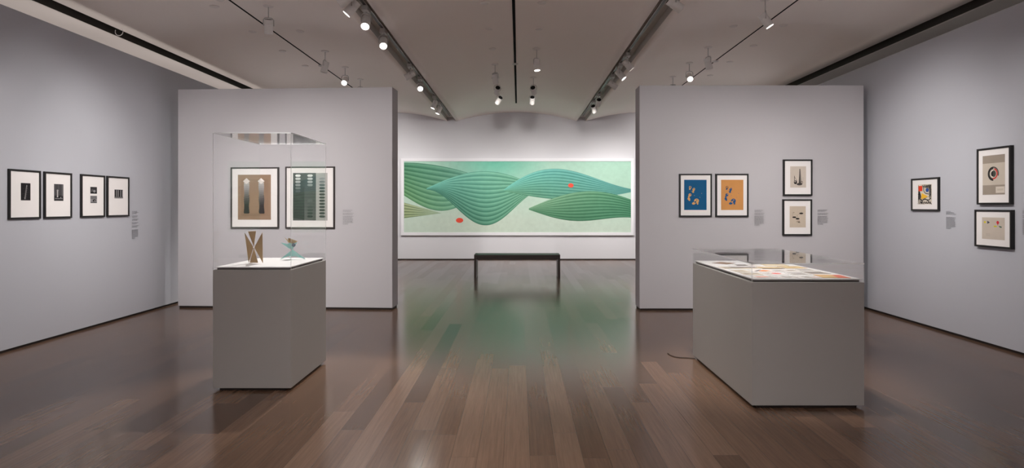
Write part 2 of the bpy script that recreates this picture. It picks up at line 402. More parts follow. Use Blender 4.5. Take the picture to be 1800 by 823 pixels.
def d_ellipses(A):                                  # grey plate and a column of lozenges
    A.bg((168, 166, 162)); A.rect(0, .665, 0, 1, (66, 66, 66))
    A.quads([([(.0, 0), (.33, 0), (.33, 1), (0, 1)], [lin((46, 46, 46)), lin((50, 50, 50)), lin((58, 60, 61)), lin((54, 55, 55))])])
    A.quads([([(.33, 0), (.665, 0), (.665, .5), (.33, .5)], [lin((96, 96, 94)), lin((90, 90, 88)), lin((72, 73, 73)), lin((78, 79, 79))])])
    A.quads([([(.33, .5), (.665, .5), (.665, 1), (.33, 1)], [lin((78, 79, 79)), lin((72, 73, 73)), lin((58, 62, 64)), lin((52, 57, 59))])])
    for k in range(14):
        y = .945 - k * .066; t = k / 13
        g = int(226 - 175 * min(1, t * 2.2)) if k < 7 else 64
        def loz(cx, rx, col): A.poly([(cx - rx, y), (cx - rx * .6, y + .024), (cx + rx * .6, y + .024), (cx + rx, y), (cx + rx * .6, y - .024), (cx - rx * .6, y - .024)], col)
        if k < 8: loz(.145, .085, (g, g + 2, g))
        if k < 4: loz(.495, .085, (216 - 26 * k, 220 - 26 * k, 218 - 26 * k))
        if k > 7: loz(.495, .085, tuple(int(96 - 8 * (k - 7) + d) for d in (0, 3, 2)))
        if k: loz(.845, .09, tuple(int(168 - min(1, .25 * k) * 112) for _ in range(3)))
def blobs(A, base, ink):
    A.bg(base)
    A.ell(.27, .75, .055, .045, ink, rot=20); A.ell(.25, .69, .035, .025, ink); A.ell(.27, .755, .028, .028, base)
    A.ell(.43, .68, .055, .055, ink, rot=-25); A.ell(.40, .60, .045, .035, ink, rot=30); A.ell(.435, .70, .015, .02, base)
    A.ell(.26, .50, .065, .05, ink, rot=25); A.ell(.21, .44, .035, .035, ink); A.ell(.285, .515, .02, .015, base)
    A.ell(.21, .37, .055, .045, ink, rot=50); A.ell(.235, .33, .04, .03, ink)
    A.ell(.55, .30, .11, .075, ink, rot=15); A.ell(.43, .22, .08, .04, ink, rot=10); A.ell(.60, .22, .035, .045, ink); A.ell(.50, .265, .045, .028, base); A.ell(.56, .33, .03, .015, base)
    for x, y in ((.46, .48), (.70, .42), (.78, .55), (.33, .62)): A.ell(x, y, .012, .008, ink)
def d_blue(A): blobs(A, (16, 82, 124), (204, 158, 100))
def d_orange(A):
    blobs(A, (196, 138, 80), (28, 78, 128)); A.ell(.27, .75, .05, .04, (70, 58, 50), rot=20); A.ell(.27, .755, .03, .028, (196, 138, 80))
def d_tower(A):
    A.bg((196, 184, 172))
    A.poly([(.53, .18), (.72, .18), (.64, .86), (.58, .86)], (120, 112, 106)); A.poly([(.55, .18), (.62, .18), (.61, .6), (.58, .6)], (52, 48, 46)); A.rect(.585, .635, .5, .88, (92, 86, 82))
    for k in range(7): A.line([(.55 + .004 * k, .22 + .08 * k), (.70 - .01 * k, .24 + .08 * k)], .01, (60, 56, 54))
    A.ell(.33, .25, .10, .09, (40, 36, 35)); A.ell(.31, .28, .05, .04, (150, 142, 134)); A.rect(.25, .28, .3, .55, (70, 64, 62)); A.line([(.27, .5), (.42, .32)], .02, (50, 46, 44))
    A.ell(.58, .16, .18, .055, (66, 60, 58)); A.ring(.72, .24, .05, .08, (70, 64, 60)); A.line([(.78, .2), (.8, .5)], .012, (110, 102, 96))
def d_discs(A):
    A.bg((192, 177, 160))
    for x, y in ((.72, .66), (.29, .48), (.49, .41)): A.ell(x, y, .125, .038, (34, 30, 29))
    A.line([(.2, .52), (.18, .7), (.3, .72)], .014, (150, 138, 124)); A.line([(.45, .45), (.5, .6), (.6, .64)], .012, (140, 128, 116)); A.line([(.4, .6), (.52, .5), (.6, .5)], .01, (120, 110, 100))
    A.poly([(.4, .22), (.46, .32), (.52, .22), (.58, .34), (.66, .24), (.62, .2), (.5, .3)], (150, 137, 122)); A.line([(.72, .70), (.75, .76)], .01, (120, 110, 100)); A.ell(.25, .70, .04, .03, (160, 147, 132))
def d_maze(A):
    A.bg((214, 204, 188)); col = (40, 38, 40)
    for k in range(11):                              # meandering black bands
        off = k * .1
        A.line([(.02 + .09 * k if k < 6 else 1, 0), (.0 if k < 6 else .5, .06 + .09 * k if k < 6 else .3)], .03, col)
    for k in range(6):
        A.line([(.04, .95 - .07 * k), (.1 + .03 * k, .72 - .07 * k), (.04, .5 - .06 * k)], .035, col)
        A.line([(.97, .95 - .09 * k), (.84 - .02 * (k % 2), .84 - .09 * k), (.97, .70 - .09 * k)], .035, col)
        A.line([(.15 + .14 * k, .02), (.22 + .14 * k, .13), (.32 + .12 * k, .03)], .035, col)
        A.line([(.32 + .11 * k, .97), (.40 + .1 * k, .85 - .02 * k), (.48 + .09 * k, .97)], .035, col)
    A.line([(.08, .33), (.3, .18), (.5, .26), (.8, .2), (.95, .3)], .04, col); A.line([(.42, .86), (.46, .64), (.58, .54), (.82, .5)], .035, col)
    A.rect(.07, .34, .66, .92, (214, 66, 40)); A.ell(.70, .70, .115, .1, (44, 76, 140)); A.poly([(.26, .24), (.78, .38), (.30, .56)], (226, 176, 54))
def d_target(A):
    A.bg((190, 179, 166)); A.rect(0, 1, .80, 1, (150, 138, 126)); A.rect(0, 1, 0, .245, (150, 138, 126)); A.rect(.6, .985, .04, .2, (205, 194, 182)); A.rect(.66, .93, .1, .15, (190, 179, 166))
    cx, cy = .49, .53
    A.ring(cx, cy, .16, .25, (46, 43, 42), 90, 270); A.ring(cx, cy, .20, .25, (86, 80, 76), -20, 90); A.ring(cx, cy, .15, .195, (196, 46, 40), -95, 75); A.ring(cx, cy, .10, .145, (206, 196, 184), 90, 270)
    A.ring(cx, cy, 0, .12, (70, 72, 66), -90, 90); A.ring(cx, cy, 0, .1, (36, 34, 33), 90, 270)
def d_small(A):
    A.bg((192, 180, 168)); A.ell(.13, .78, .05, .045, (206, 188, 40)); A.poly([(.24, .85), (.24, .70), (.36, .77)], (70, 72, 84)); A.poly([(.70, .86), (.77, .78), (.70, .66), (.64, .78)], (190, 40, 52)); A.ell(.70, .80, .05, .05, (196, 44, 56))
    A.rect(.53, .66, .57, .63, (196, 190, 50)); A.poly([(.74, .63), (.88, .6), (.86, .54), (.78, .57)], (60, 92, 78)); A.line([(.7, .66), (.71, .62)], .01, (120, 110, 104))
    for k in range(3): A.line([(.18, .26 - .05 * k), (.38, .25 - .05 * k)], .008, (160, 150, 140))

# ---- left wall: four black frames
def zrow(c, o): return c / 4.116 + o
g = 'black framed photographs on the left wall'
picture(PW_L, 'black framed photograph of a pale diagonal rod, left wall, farthest from the partition', (16.6, 72.5, 298.7, 385.3), [(36.3, 53.3, 322.0, 352.4)], [d_photo1], .019, .022, group=g, part='photograph', name='framed_photograph')
picture(PW_L, 'black framed photograph of a pale upright block, left wall, second frame in the row', (78.9, 127.1, 303.2, 383.8), [(94.8, 111.2, 323.8, 353.2)], [d_photo2], .019, .022, group=g, part='photograph', name='framed_photograph')
picture(PW_L, 'black framed pair of small photographs one above the other on left wall', (143.4, 185.2, 307.5, 382.0), [(158.6, 170.2, 328.8, 340.6), (158.6, 170.2, 344.4, 357.2)], [d_photo3, d_photo4], .019, .022, group=g, part='photograph', name='framed_photograph')
picture(PW_L, 'black framed photograph with dark upright bars beside the left wall text', (189.3, 227.8, 310.6, 380.8), [(201.0, 215.8, 333.5, 348.8)], [d_photo5], .019, .022, group=g, part='photograph', name='framed_photograph')
# ---- left partition
g = 'dark framed prints on the left partition'
picture(PP_L, 'dark framed print of two shaded columns on brown paper, left partition', (405.2, 489.5, 294.0, 401.5), [(418.3, 476.3, 307.2, 386.4)], [d_columns], .019, .032, 'dark_frame', g)
picture(PP_L, 'dark framed print with rows of oval shapes on grey green, left partition', (501.2, 587.8, 292.8, 401.8), [(515.2, 575.8, 304.2, 387.8)], [d_ellipses], .019, .032, 'dark_frame', g)
# ---- right partition
g = 'black framed prints on the right partition'
z5 = lambda x0, x1, y0, y1: (1170 + x0 / 3.294, 1170 + x1 / 3.294, 260 + y0 / 3.294, 260 + y1 / 3.294)
picture(PP_R, 'black framed blue print with tan blobs on right partition', z5(80, 269, 150, 400), [z5(107, 237, 185, 360)], [d_blue], .020, .034, group=g)
picture(PP_R, 'black framed orange print with blue blobs on right partition', z5(291, 481, 150, 400), [z5(321, 450, 185, 360)], [d_orange], .020, .034, group=g)
picture(PP_R, 'upper black framed print with grey tower shape on right partition', z5(683, 851, 67, 277), [z5(721, 813, 107, 230)], [d_tower], .020, .034, group=g)
picture(PP_R, 'lower black framed print with small black ovals on right partition', z5(680, 849, 298, 508), [z5(718, 811, 338, 461)], [d_discs], .020, .034, group=g)
# ---- right wall
g = 'black framed works on the right wall'
z6 = lambda x0, x1, y0, y1: (1560 + x0 / 3.579, 1560 + x1 / 3.579, 230 + y0 / 3.579, 230 + y1 / 3.579)
picture(PW_R, 'black framed maze pattern print with red square and blue disc, right wall', z6(147, 320, 297, 504), [z6(193, 280, 336, 462)], [d_maze], .019, .024, group=g)
picture(PW_R, 'tall black framed print with a red and black ring, right wall', z6(560, 772, 104, 464), [z6(600, 740, 153, 402)], [d_target], .019, .038, group=g)
picture(PW_R, 'black framed print with tiny coloured shapes, below the tall ring print', z6(546, 778, 497, 736), [z6(596, 739, 546, 684)], [d_small], .019, .038, group=g)

# ------------------------------------------------------------------ the large mural painting (generic ribbon abstract)
def mural_art(A):
    def mix(a, b, t): return tuple(x + (y - x) * t for x, y in zip(a, b))
    def bgc(x, y):
        c = mix((188, 204, 190), (166, 204, 186), max(0, min(1, y * 1.2 - .2)))
        c = mix(c, (104, 190, 164), max(0, 1 - math.hypot((x - .40) / .25, (y - 1.0) / .45)) * .9)
        c = mix(c, (150, 184, 166), max(0, 1 - math.hypot((x - .95) / .3, (y - .6) / .6)) * .7)
        c = mix(c, (196, 208, 192), max(0, 1 - math.hypot((x - .33) / .3, (y - .12) / .3)) * .6)
        return lin(c)
    q = []; NX, NY = 60, 20
    for i in range(NX):
        for j in range(NY):
            p = [(i / NX, j / NY), ((i + 1) / NX, j / NY), ((i + 1) / NX, (j + 1) / NY), (i / NX, (j + 1) / NY)]
            q.append((p, [bgc(*a) for a in p]))
    A.quads(q)
    def ribbon(t0, t1, top, bot, cols, n, nt=70, pleat=.35):
        q = []; cl = lambda v: min(1, max(0, v))
        for i in range(nt):
            ta, tb = t0 + (t1 - t0) * i / nt, t0 + (t1 - t0) * (i + 1) / nt
            for j in range(n):
                c0 = mix(cols[0], cols[1], (j + .5) / n); m = (i + .5) / nt; c0 = mix(c0, cols[2], m)
                ya = [bot(ta) + (top(ta) - bot(ta)) * k / n for k in (j, j + .72, j + 1)]
                yb = [bot(tb) + (top(tb) - bot(tb)) * k / n for k in (j, j + .72, j + 1)]
                hi = mix(c0, (214, 236, 216), pleat); lo = mix(c0, (12, 44, 40), pleat)
                for a, (ca, cb) in enumerate(((lo, hi), (hi, lo))):
                    q.append(([(ta, cl(ya[a])), (tb, cl(yb[a])), (tb, cl(yb[a + 1])), (ta, cl(ya[a + 1]))], [lin(ca), lin(ca), lin(cb), lin(cb)]))
        A.quads(q)
    S, Cc = math.sin, math.cos
    # long rolling ribbons that cross one another like waves
    ribbon(0, .36, lambda t: .98 - .9 * t * t * 2, lambda t: .52 - .25 * S(9 * t) + .2 * t, ((84, 136, 82), (52, 116, 84), (120, 190, 168)), 9, pleat=.24)
    ribbon(.10, .62, lambda t: .62 + .24 * S(6.2 * (t - .10)), lambda t: .60 - .50 * S(6.05 * (t - .10)) ** 2, ((40, 108, 90), (122, 214, 198), (96, 160, 124)), 12, pleat=.26)
    ribbon(.44, 1, lambda t: .60 + .36 * S(5.4 * (t - .44)) * (1.15 - t) * 2 * .9, lambda t: .58 - .12 * S(5.4 * (t - .44)), ((84, 146, 108), (118, 214, 202), (60, 128, 124)), 10, pleat=.24)
    ribbon(.55, 1, lambda t: .34 + .24 * S(5.8 * (t - .55)) , lambda t: .32 - .12 * S(9 * (t - .55)) - .34 * (t - .55) ** 2 * 3, ((56, 112, 76), (130, 176, 136), (44, 108, 74)), 9, pleat=.24)
    ribbon(0, .17, lambda t: .42 - .9 * t, lambda t: .20 + .42 * t, ((128, 140, 84), (150, 156, 104), (170, 190, 160)), 5, 24)
    A.ell(.245, .17, .016, .035, (222, 80, 62)); A.ell(.735, .66, .012, .03, (222, 80, 62))
x0, x1 = (704.6 - CX) / F, (1114.6 - CX) / F
mu = PW_B.rect(704.6, 1114.6, 278.3, 414.0, .07)
root = empty('framed_mural', 'very wide green abstract painting in a white frame on the far back wall', 'painting', PW_B.at((mu[0] + mu[1]) / 2, (mu[2] + mu[3]) / 2, .001))
ring_frame('frame', mu[1] - mu[0], mu[3] - mu[2], .082, .07, M['white_frame'], root)
w, h = mu[1] - mu[0], mu[3] - mu[2]
A = Art(-w / 2 + .078, w / 2 - .078, -h / 2 + .078, h / 2 - .078); mural_art(A); A.build('canvas', -.045, root, thick=.03)

# ------------------------------------------------------------------ wall texts (illegible at this size: rows of tiny strokes)
def wall_text(plane, label, px, heads, name='wall_text'):
    u0, u1, z0, z1 = plane.rect(*px, 0); w, h = u1 - u0, z1 - z0
    r = random.Random(label)
    root = empty(name, label, 'wall text', plane.at((u0 + u1) / 2, (z0 + z1) / 2, .0012), plane.rz, 'grey wall texts beside the works')
    def row(bm, v, hgt, frac):
        x = 0
        while x < frac * w:
            l = min(r.uniform(.012, .034), frac * w - x)
            if l > .006: bm.faces.new([bm.verts.new(p) for p in ((x - w / 2, 0, v), (x + l - w / 2, 0, v), (x + l - w / 2, 0, v + hgt), (x - w / 2, 0, v + hgt))])
            x += l + .005
    def done(bm):
        if not bm.faces: bm.free(); return
        bmesh.ops.solidify(bm, geom=bm.faces[:], thickness=.0006)
        link('paragraph', mesh_of(bm, 'paragraph'), M['vinyl'], root)
    y = h / 2; pitch = .0125; bm = bmesh.new()
    for k, fr in enumerate(heads):
        y -= pitch * (1.25 if fr else 1.0)
        if fr: row(bm, y, .0052, fr)
        else: done(bm); bm = bmesh.new()
    while y - pitch > -h / 2:
        y -= pitch; row(bm, y, .0048, r.uniform(.86, 1) if y - 2 * pitch > -h / 2 else .5)
    done(bm)
wall_text(PW_L, 'small grey wall text beside the last frame on the left wall', (231.5, 243.7, 370, 420), (.8, 1, .7, 0, .9, .8, 0, 1, .8, 0, 1, .7, 0, 1, .8, 0, 0))
wall_text(PP_L, 'small grey wall text right of the oval print on the left partition', (602.7, 621.7, 368, 395), (.9, .8, 0, 1, .9, 0))
wall_text(PP_R, 'small grey wall text right of the orange print on the right partition', (1326, 1343.6, 368, 397), (.9, .7, 0, 1, .9, 0))
wall_text(PP_R, 'small grey wall text right of the tower print on the right partition', (1437, 1456, 368, 396), (.9, .7, 0, 1, .9, 0))
wall_text(PW_R, 'small grey wall text beside the maze print on the right wall', (1663.4, 1680.7, 369.8, 402.5), (.5, .8, 1, 0, 0))
wall_text(PW_R, 'small grey wall text at the right edge of the photo, beside the tall ring print', (1797.6, 1822, 369, 413), (.8, 1, 0, 1, .6, 0))

# ------------------------------------------------------------------ bench
B0, B1, BY0, BY1, BH = -.898, .830, 12.20, 12.66, .467
root = empty('bench', 'long dark brown wooden bench standing before the green painting', 'bench', ((B0 + B1) / 2, (BY0 + BY1) / 2, 0))
hw, hd = (B1 - B0) / 2, (BY1 - BY0) / 2
boxobj('seat', (-hw, hw, -hd, hd, BH - .048, BH), M['bench'], root, .003)
boxobj('apron', (-hw + .046, hw - .046, -hd + .012, hd - .012, BH - .098, BH - .0485), M['bench'], root, .002)
for s in (-1, 1):
    a, b = sorted((s * hw, s * (hw - .045)))
    boxobj('leg', (a, b, -hd, hd, 0, BH - .0485), M['bench'], root, .003)

# ------------------------------------------------------------------ display cases
def display_case(name, label, x0, x1, y0, y1, ztop, zdeck, deck_mat, rot=0):
    root = empty(name, label, 'display pedestal', ((x0 + x1) / 2, (y0 + y1) / 2, 0), rot)
    w, d = (x1 - x0) / 2, (y1 - y0) / 2
    boxobj('body', (-w, w, -d, d, .022, ztop), M['plinth'], root, .003)
    boxobj('base', (-w + .045, w - .045, -d + .02, d - .02, 0, .0218), M['base'], root)
    boxobj('reveal', (-w + .024, w - .024, -d + .024, d - .024, ztop + .0002, zdeck - .008), M['reveal'], root)
    boxobj('deck', (-w + .014, w - .014, -d + .014, d - .014, zdeck - .0078, zdeck), deck_mat, root, .001)
    return root
def panel(name, dims, thin, parent, edges=(0, 1, 2)):
    """acrylic sheet: faces across its thin axis are clear, picked edges carry a painted white glint"""
    bm = bmesh.new(); box(bm, *dims)
    bmesh.ops.recalc_face_normals(bm, faces=bm.faces); bm.normal_update()
    for f in bm.faces: f.material_index = 1 if (f.normal.x > .9 if 3 in edges else any(abs(f.normal[a]) > .9 for a in edges if a != thin)) else 0
    return link(name, mesh_of(bm, name), [M['acrylic' if thin == 2 else 'acrylic_side'], M['acrylic_glint']], parent)
def bonnet(label, x0, x1, y0, y1, z0, z1, rot=0, t=.008):
    root = empty('acrylic_cover', label, 'clear cover', ((x0 + x1) / 2, (y0 + y1) / 2, z0), rot)
    w, d, h = (x1 - x0) / 2, (y1 - y0) / 2, z1 - z0; e = .0004
    panel('side_panel', (-w, w, -d, -d + t, 0, h - t - e), 1, root)
    panel('side_panel', (-w, w, d - t, d, 0, h - t - e), 1, root, (3,))
    panel('side_panel', (-w, -w + t, -d + t + e, d - t - e, 0, h - t - e), 0, root, ())
    panel('side_panel', (w - t, w, -d + t + e, d - t - e, 0, h - t - e), 0, root, ())
    panel('top_panel', (-w, w, -d, d, h - t, h), 2, root)
PX0, PX1, PY0, PY1 = -2.396, -1.784, 4.765, 5.63
display_case('tall_display_pedestal', 'grey square pedestal on the left carrying a tall clear cover', PX0, PX1, PY0, PY1, .948, .971, M['deck'])
bonnet('tall clear acrylic box over the two small sculptures on the left pedestal', PX0, PX1, PY0, PY1, .9485, 2.026)
VX0, VX1, VY0, VY1 = 1.668, 2.470, 4.352, 5.835
display_case('long_display_case', 'long grey pedestal on the right with low clear cover over flat papers', VX0, VX1, VY0, VY1, .902, .926, M['deck_pale'])
bonnet('low clear acrylic lid covering the papers on the right pedestal', VX0, VX1, VY0, VY1, .9025, 1.041)

# sculpture one: upright brown sheet of four triangles meeting at a centre
def tri_plate(name, pts, t, mat, parent):
    bm = bmesh.new(); vs = [Vector(p) for p in pts]; n = (vs[1] - vs[0]).cross(vs[2] - vs[0]).normalized() * t / 2
    a = [bm.verts.new(v + n) for v in vs]; b = [bm.verts.new(v - n) for v in vs]
    bm.faces.new(a); bm.faces.new(b[::-1])
    for i in range(len(vs)): bm.faces.new((a[i], b[i], b[(i + 1) % len(vs)], a[(i + 1) % len(vs)]))
    bevel(bm, t * .2, 1)
    return link(name, mesh_of(bm, name), mat, parent)
DZ = .971
sx = 1 / 7.48 * 5.09 / F                            # metres per zoomed pixel at the sculpture
def deep(X0, D, px, pz, pz0, y):                   # a point seen at that place, y metres behind the piece's centre
    x, z = 360 + px / 7.48, 390 + pz / 7.48; zf = 390 + pz0 / 7.48
    return ((x - CX) / F * (D + y) - X0, y, (zf - z) / F * (D + y) + .002)
def s1(px, pz, y=0): return deep((360 + 645 / 7.48 - CX) / F * 5.09, 5.09, px, pz, 548, y)
r1 = empty('folded_sculpture', 'small brown folded sheet sculpture with X shaped cuts on white pedestal deck', 'sculpture', ((360 + 645 / 7.48 - CX) / F * 5.09, 5.09, DZ))
tri_plate('panel', [s1(524, 145, -.035), s1(640, 345, .0), s1(576, 547, -.035)], .003, M['brown_sheet'], r1)
tri_plate('panel', [s1(757, 138, -.055), s1(652, 345, .0), s1(764, 545, -.035)], .003, M['brown_sheet'], r1)
tri_plate('panel', [s1(568, 140, .035), s1(674, 134, .035), s1(645, 336, .004)], .003, M['brown_sheet'], r1)
tri_plate('panel', [s1(590, 546, .02), s1(700, 546, .0), s1(646, 350, .002)], .003, M['brown_sheet'], r1)
bm = bmesh.new(); lathe(bm, [(0, -.006), (.005, -.006), (.005, .006), (0, .006)], 14, Matrix.Translation(s1(645, 343, 0)) @ Matrix.Rotation(PI / 2, 4, 'X')); link('rivet', mesh_of(bm, 'rivet', True), M['mat'], r1)
# sculpture two: turquoise folded plates with a tan top
sd = 5.44; s_ = 1 / 7.48 * sd / F
def s2(px, pz, y=0): return deep((360 + 1150 / 7.48 - CX) / F * sd, sd, px, pz, 478, y)
r2 = empty('bird_sculpture', 'small turquoise folded sculpture with tan top beside the brown one', 'sculpture', ((360 + 1150 / 7.48 - CX) / F * sd, sd, DZ))
tri_plate('turquoise_plate', [s2(985, 478, -.04), s2(1152, 350, .0), s2(1130, 425, -.01)], .003, M['turquoise'], r2)
tri_plate('turquoise_plate', [s2(1330, 478, .0), s2(1150, 350, .0), s2(1128, 425, .012)], .003, M['turquoise'], r2)
tri_plate('turquoise_plate', [s2(1152, 350, .006), s2(1060, 424, .006), s2(1150, 446, .010), s2(1248, 420, .008)], .003, M['turquoise'], r2)
tri_plate('turquoise_plate', [s2(1140, 352, .002), s2(1120, 428, .002), s2(1120, 478, .05)], .003, M['turquoise'], r2)
tri_plate('turquoise_plate', [s2(998, 256, -.03), s2(1160, 288, .0), s2(1158, 354, .003), s2(1105, 335, -.01)], .003, M['turquoise'], r2)
tri_plate('turquoise_plate', [s2(1215, 262, .03), s2(1100, 268, .008), s2(1110, 320, .006), s2(1150, 354, .004)], .003, M['turquoise'], r2)
tri_plate('tan_plate', [s2(1048, 186, -.03), s2(1100, 258, .0), s2(1142, 268, .004)], .003, M['tan'], r2)
tri_plate('tan_plate', [s2(1096, 200, .02), s2(1226, 238, -.02), s2(1190, 262, -.012), s2(1142, 272, .002), s2(1098, 244, .014)], .003, M['tan'], r2)
bm = bmesh.new(); lathe(bm, [(0, -.004), (.016, -.004), (.017, 0), (.016, .004), (0, .004)], 24, Matrix.Translation(s2(1168, 290, -.006)) @ Matrix.Rotation(PI / 2, 4, 'X')); link('disc', mesh_of(bm, 'disc', True), M['navy'], r2)

# papers lying flat in the long case
VZ = .926
def paper(label, cx, cy, w, h, rot, cols, name='printed_sheet'):
    A = Art(-w / 2, w / 2, -h / 2, h / 2); A.bg(cols[0])
    for it in cols[1:]:
        k = it[0]
        if k == 'r': A.rect(*it[1:])
        elif k == 'e': A.ell(*it[1:])
        elif k == 'p': A.poly(*it[1:])
        elif k == 't':                               # rows of illegible type
            x0, x1, y0, y1, n, c = it[1:]
            for j in range(n):
                y = y1 - (j + .5) * (y1 - y0) / n; A.rect(x0, x1 - (.1 if j % 3 == 2 else 0), y, y + (y1 - y0) / n * .4, c)
    o = A.build(name, -.0022, None, .0001, True, .002)
    o.location = (VX0 + cx, VY0 + cy, VZ + .0002); o.rotation_euler = (0, 0, math.radians(rot))
    tag(o, label, 'paper', 'printed papers under the low clear lid')
W_, C_, T_ = (214, 208, 204), (206, 194, 176), (186, 160, 122)
G_ = (96, 90, 88); K_ = (58, 52, 50)
paper('pale sheet with a faint pink block, near left corner of the low case', .135, .13, .15, .12, 4, [W_, ('r', .1, .7, .25, .75, (214, 160, 146)), ('t', .75, .95, .2, .8, 5, G_)])
paper('white sheet with grey slanted bars, near edge of the low case', .315, .12, .15, .12, -3, [W_, ('p', [(.1, .7), (.3, .8), (.6, .2), (.45, .15)], G_), ('p', [(.5, .8), (.62, .85), (.9, .25), (.8, .2)], K_)])
paper('white sheet with a dark strip and pink corner, near edge of the low case', .47, .12, .13, .12, 2, [W_, ('r', .1, .9, .62, .76, K_), ('r', .55, .92, .15, .45, (222, 190, 186)), ('t', .1, .45, .15, .5, 4, G_)])
paper('sheet printed in orange and red, near right corner of the low case', .65, .16, .19, .20, -6, [(196, 160, 118), ('p', [(.55, 0), (1, 0), (1, 1), (.7, 1)], (196, 112, 96)), ('r', .08, .4, .12, .4, (190, 172, 128))])
paper('cream folded leaflet in the second row from the near edge, left end', .12, .33, .14, .15, -5, [C_, ('r', .49, .51, 0, 1, (170, 160, 146)), ('t', .08, .44, .15, .85, 7, G_), ('t', .56, .94, .3, .85, 5, G_)])
paper('white sheet bearing one red oval in the second row of the low case', .30, .34, .15, .17, 3, [W_, ('e', .62, .5, .24, .2, (196, 62, 52)), ('t', .08, .36, .2, .8, 6, G_)])
paper('white sheet of fine black type right of the red oval sheet', .475, .33, .14, .16, 0, [W_, ('t', .1, .9, .1, .62, 8, G_), ('r', .1, .9, .75, .88, K_)])
paper('grey toned sheet behind the orange and red sheet in the low case', .65, .40, .16, .15, 4, [(176, 166, 158), ('r', .08, .92, .7, .85, K_), ('t', .1, .9, .12, .6, 5, G_)])
paper('small cream card on the left side of the low case, third row', .11, .53, .11, .14, 6, [C_, ('r', .15, .85, .55, .85, (150, 138, 124)), ('t', .15, .85, .12, .45, 4, G_)])
paper('white sheet with orange and black wedge in the third row of the low case', .285, .55, .17, .17, -4, [W_, ('p', [(.05, .2), (.5, .85), (.62, .85), (.2, .2)], K_), ('p', [(.25, .2), (.65, .85), (.95, .5), (.6, .15)], (208, 130, 82))])
paper('open white booklet in the middle of the low case', .475, .55, .20, .15, 2, [W_, ('r', .495, .505, 0, 1, (150, 144, 140)), ('t', .06, .44, .15, .85, 6, G_), ('r', .58, .92, .3, .8, (160, 150, 140))], 'booklet')
paper('white sheet with thin dark heading by the right side, third row', .665, .61, .15, .16, -2, [W_, ('r', .1, .9, .76, .84, K_), ('t', .1, .9, .15, .65, 6, G_)])
paper('open booklet with a wide charcoal band, left of the tan booklets', .235, .78, .22, .15, 0, [C_, ('r', 0, 1, .5, .96, K_), ('t', .06, .45, .1, .42, 3, G_)], 'booklet')
paper('tan booklet with dark lower edge in the fourth row of the low case', .45, .78, .18, .16, 0, [T_, ('r', 0, 1, .0, .25, K_), ('r', .2, .8, .45, .8, (204, 186, 150))], 'booklet')
paper('plain tan booklet by the right side of the low case, fourth row', .655, .82, .18, .17, 3, [T_, ('r', .1, .9, .1, .9, (196, 174, 132)), ('r', .3, .7, .45, .62, (150, 122, 86))], 'booklet')
paper('cream sheet left of the charcoal band booklet', .085, .79, .09, .15, 2, [C_, ('t', .12, .88, .12, .88, 7, G_)])
paper('white sheet with a dark rectangle in the fifth row of the low case', .33, 1.00, .20, .14, 0, [W_, ('r', .05, .55, .2, .85, K_), ('t', .62, .95, .2, .85, 5, G_)])
paper('pale tan sheet in the fifth row near the right side', .59, 1.03, .20, .16, -3, [(200, 180, 150), ('r', .1, .9, .15, .5, (214, 200, 176))])
paper('brown sheet turned diagonally at the far left of the low case', .20, 1.20, .15, .15, 42, [(128, 104, 88), ('r', .12, .88, .12, .88, (140, 116, 98))])
paper('white sheet with faint lines at the far right of the low case', .55, 1.26, .22, .16, 2, [W_, ('t', .08, .92, .15, .85, 7, (150, 144, 140))])
# thin cord trailing from the far left corner of the long case
bm = bmesh.new()
c0 = [(1.672, 5.76), (1.60, 5.79), (1.54, 5.80), (1.49, 5.83), (1.465, 5.90), (1.46, 5.97)]
tube(bm, [(x, y, .004) for x, y in c0], .0035, 8)
tag(link('power_cord', mesh_of(bm, 'power_cord', True), M['cord']), 'short thin black cord lying on floor beside the long right pedestal', 'cord')

# ------------------------------------------------------------------ lamps
bm = bmesh.new(); lathe(bm, [(.047, .076), (.051, .072), (.051, .026), (.047, .024), (.047, .018), (.051, .016), (.052, -.098), (.047, -.102), (.045, -.086)], 32); ME_HOUSING = mesh_of(bm, 'housing', True); ME_HOUSING.materials.append(M['lamp'])
bm = bmesh.new(); lathe(bm, [(0, .070), (.042, .071), (.0472, .0755), (.047, .0722)], 32); ME_REAR = mesh_of(bm, 'rear_cap', True); ME_REAR.materials.append(M['lamp_black'])
bm = bmesh.new(); lathe(bm, [(0, -.088), (.0445, -.088), (.0445, -.0865), (0, -.0865)], 32); ME_LENS = mesh_of(bm, 'lens', True); ME_LENS.materials.append(M['lens'])
bm = bmesh.new(); lathe(bm, [(0, 0), (.058, 0), (.062, -.004), (.060, -.012), (.02, -.016), (0, -.016)], 28); ME_CANOPY = mesh_of(bm, 'canopy', True); ME_CANOPY.materials.append(M['plate'])
bm = bmesh.new(); tube(bm, [(0, 0, -.01), (0, 0, -.15)], .006, 12); ME_STEM = mesh_of(bm, 'stem', True); ME_STEM.materials.append(M['lamp_grey'])
bm = bmesh.new()
tube(bm, [(-.060, 0, -.002), (-.060, 0, .070), (-.04, 0, .094), (0, 0, .098), (.04, 0, .094), (.060, 0, .070), (.060, 0, -.002)], .006, 8)
ME_YOKE = mesh_of(bm, 'yoke', True); ME_YOKE.materials.append(M['lamp_grey'])
bm = bmesh.new(); box(bm, -.035, .035, -.085, .085, -.055, 0); bevel(bm, .005); ME_ADAPT = mesh_of(bm, 'adapter'); ME_ADAPT.materials.append(M['lamp_grey'])
bm = bmesh.new(); tube(bm, [(0, 0, -.05), (0, 0, -.075)], .012, 12); ME_NECK = mesh_of(bm, 'neck', True); ME_NECK.materials.append(M['lamp_grey'])
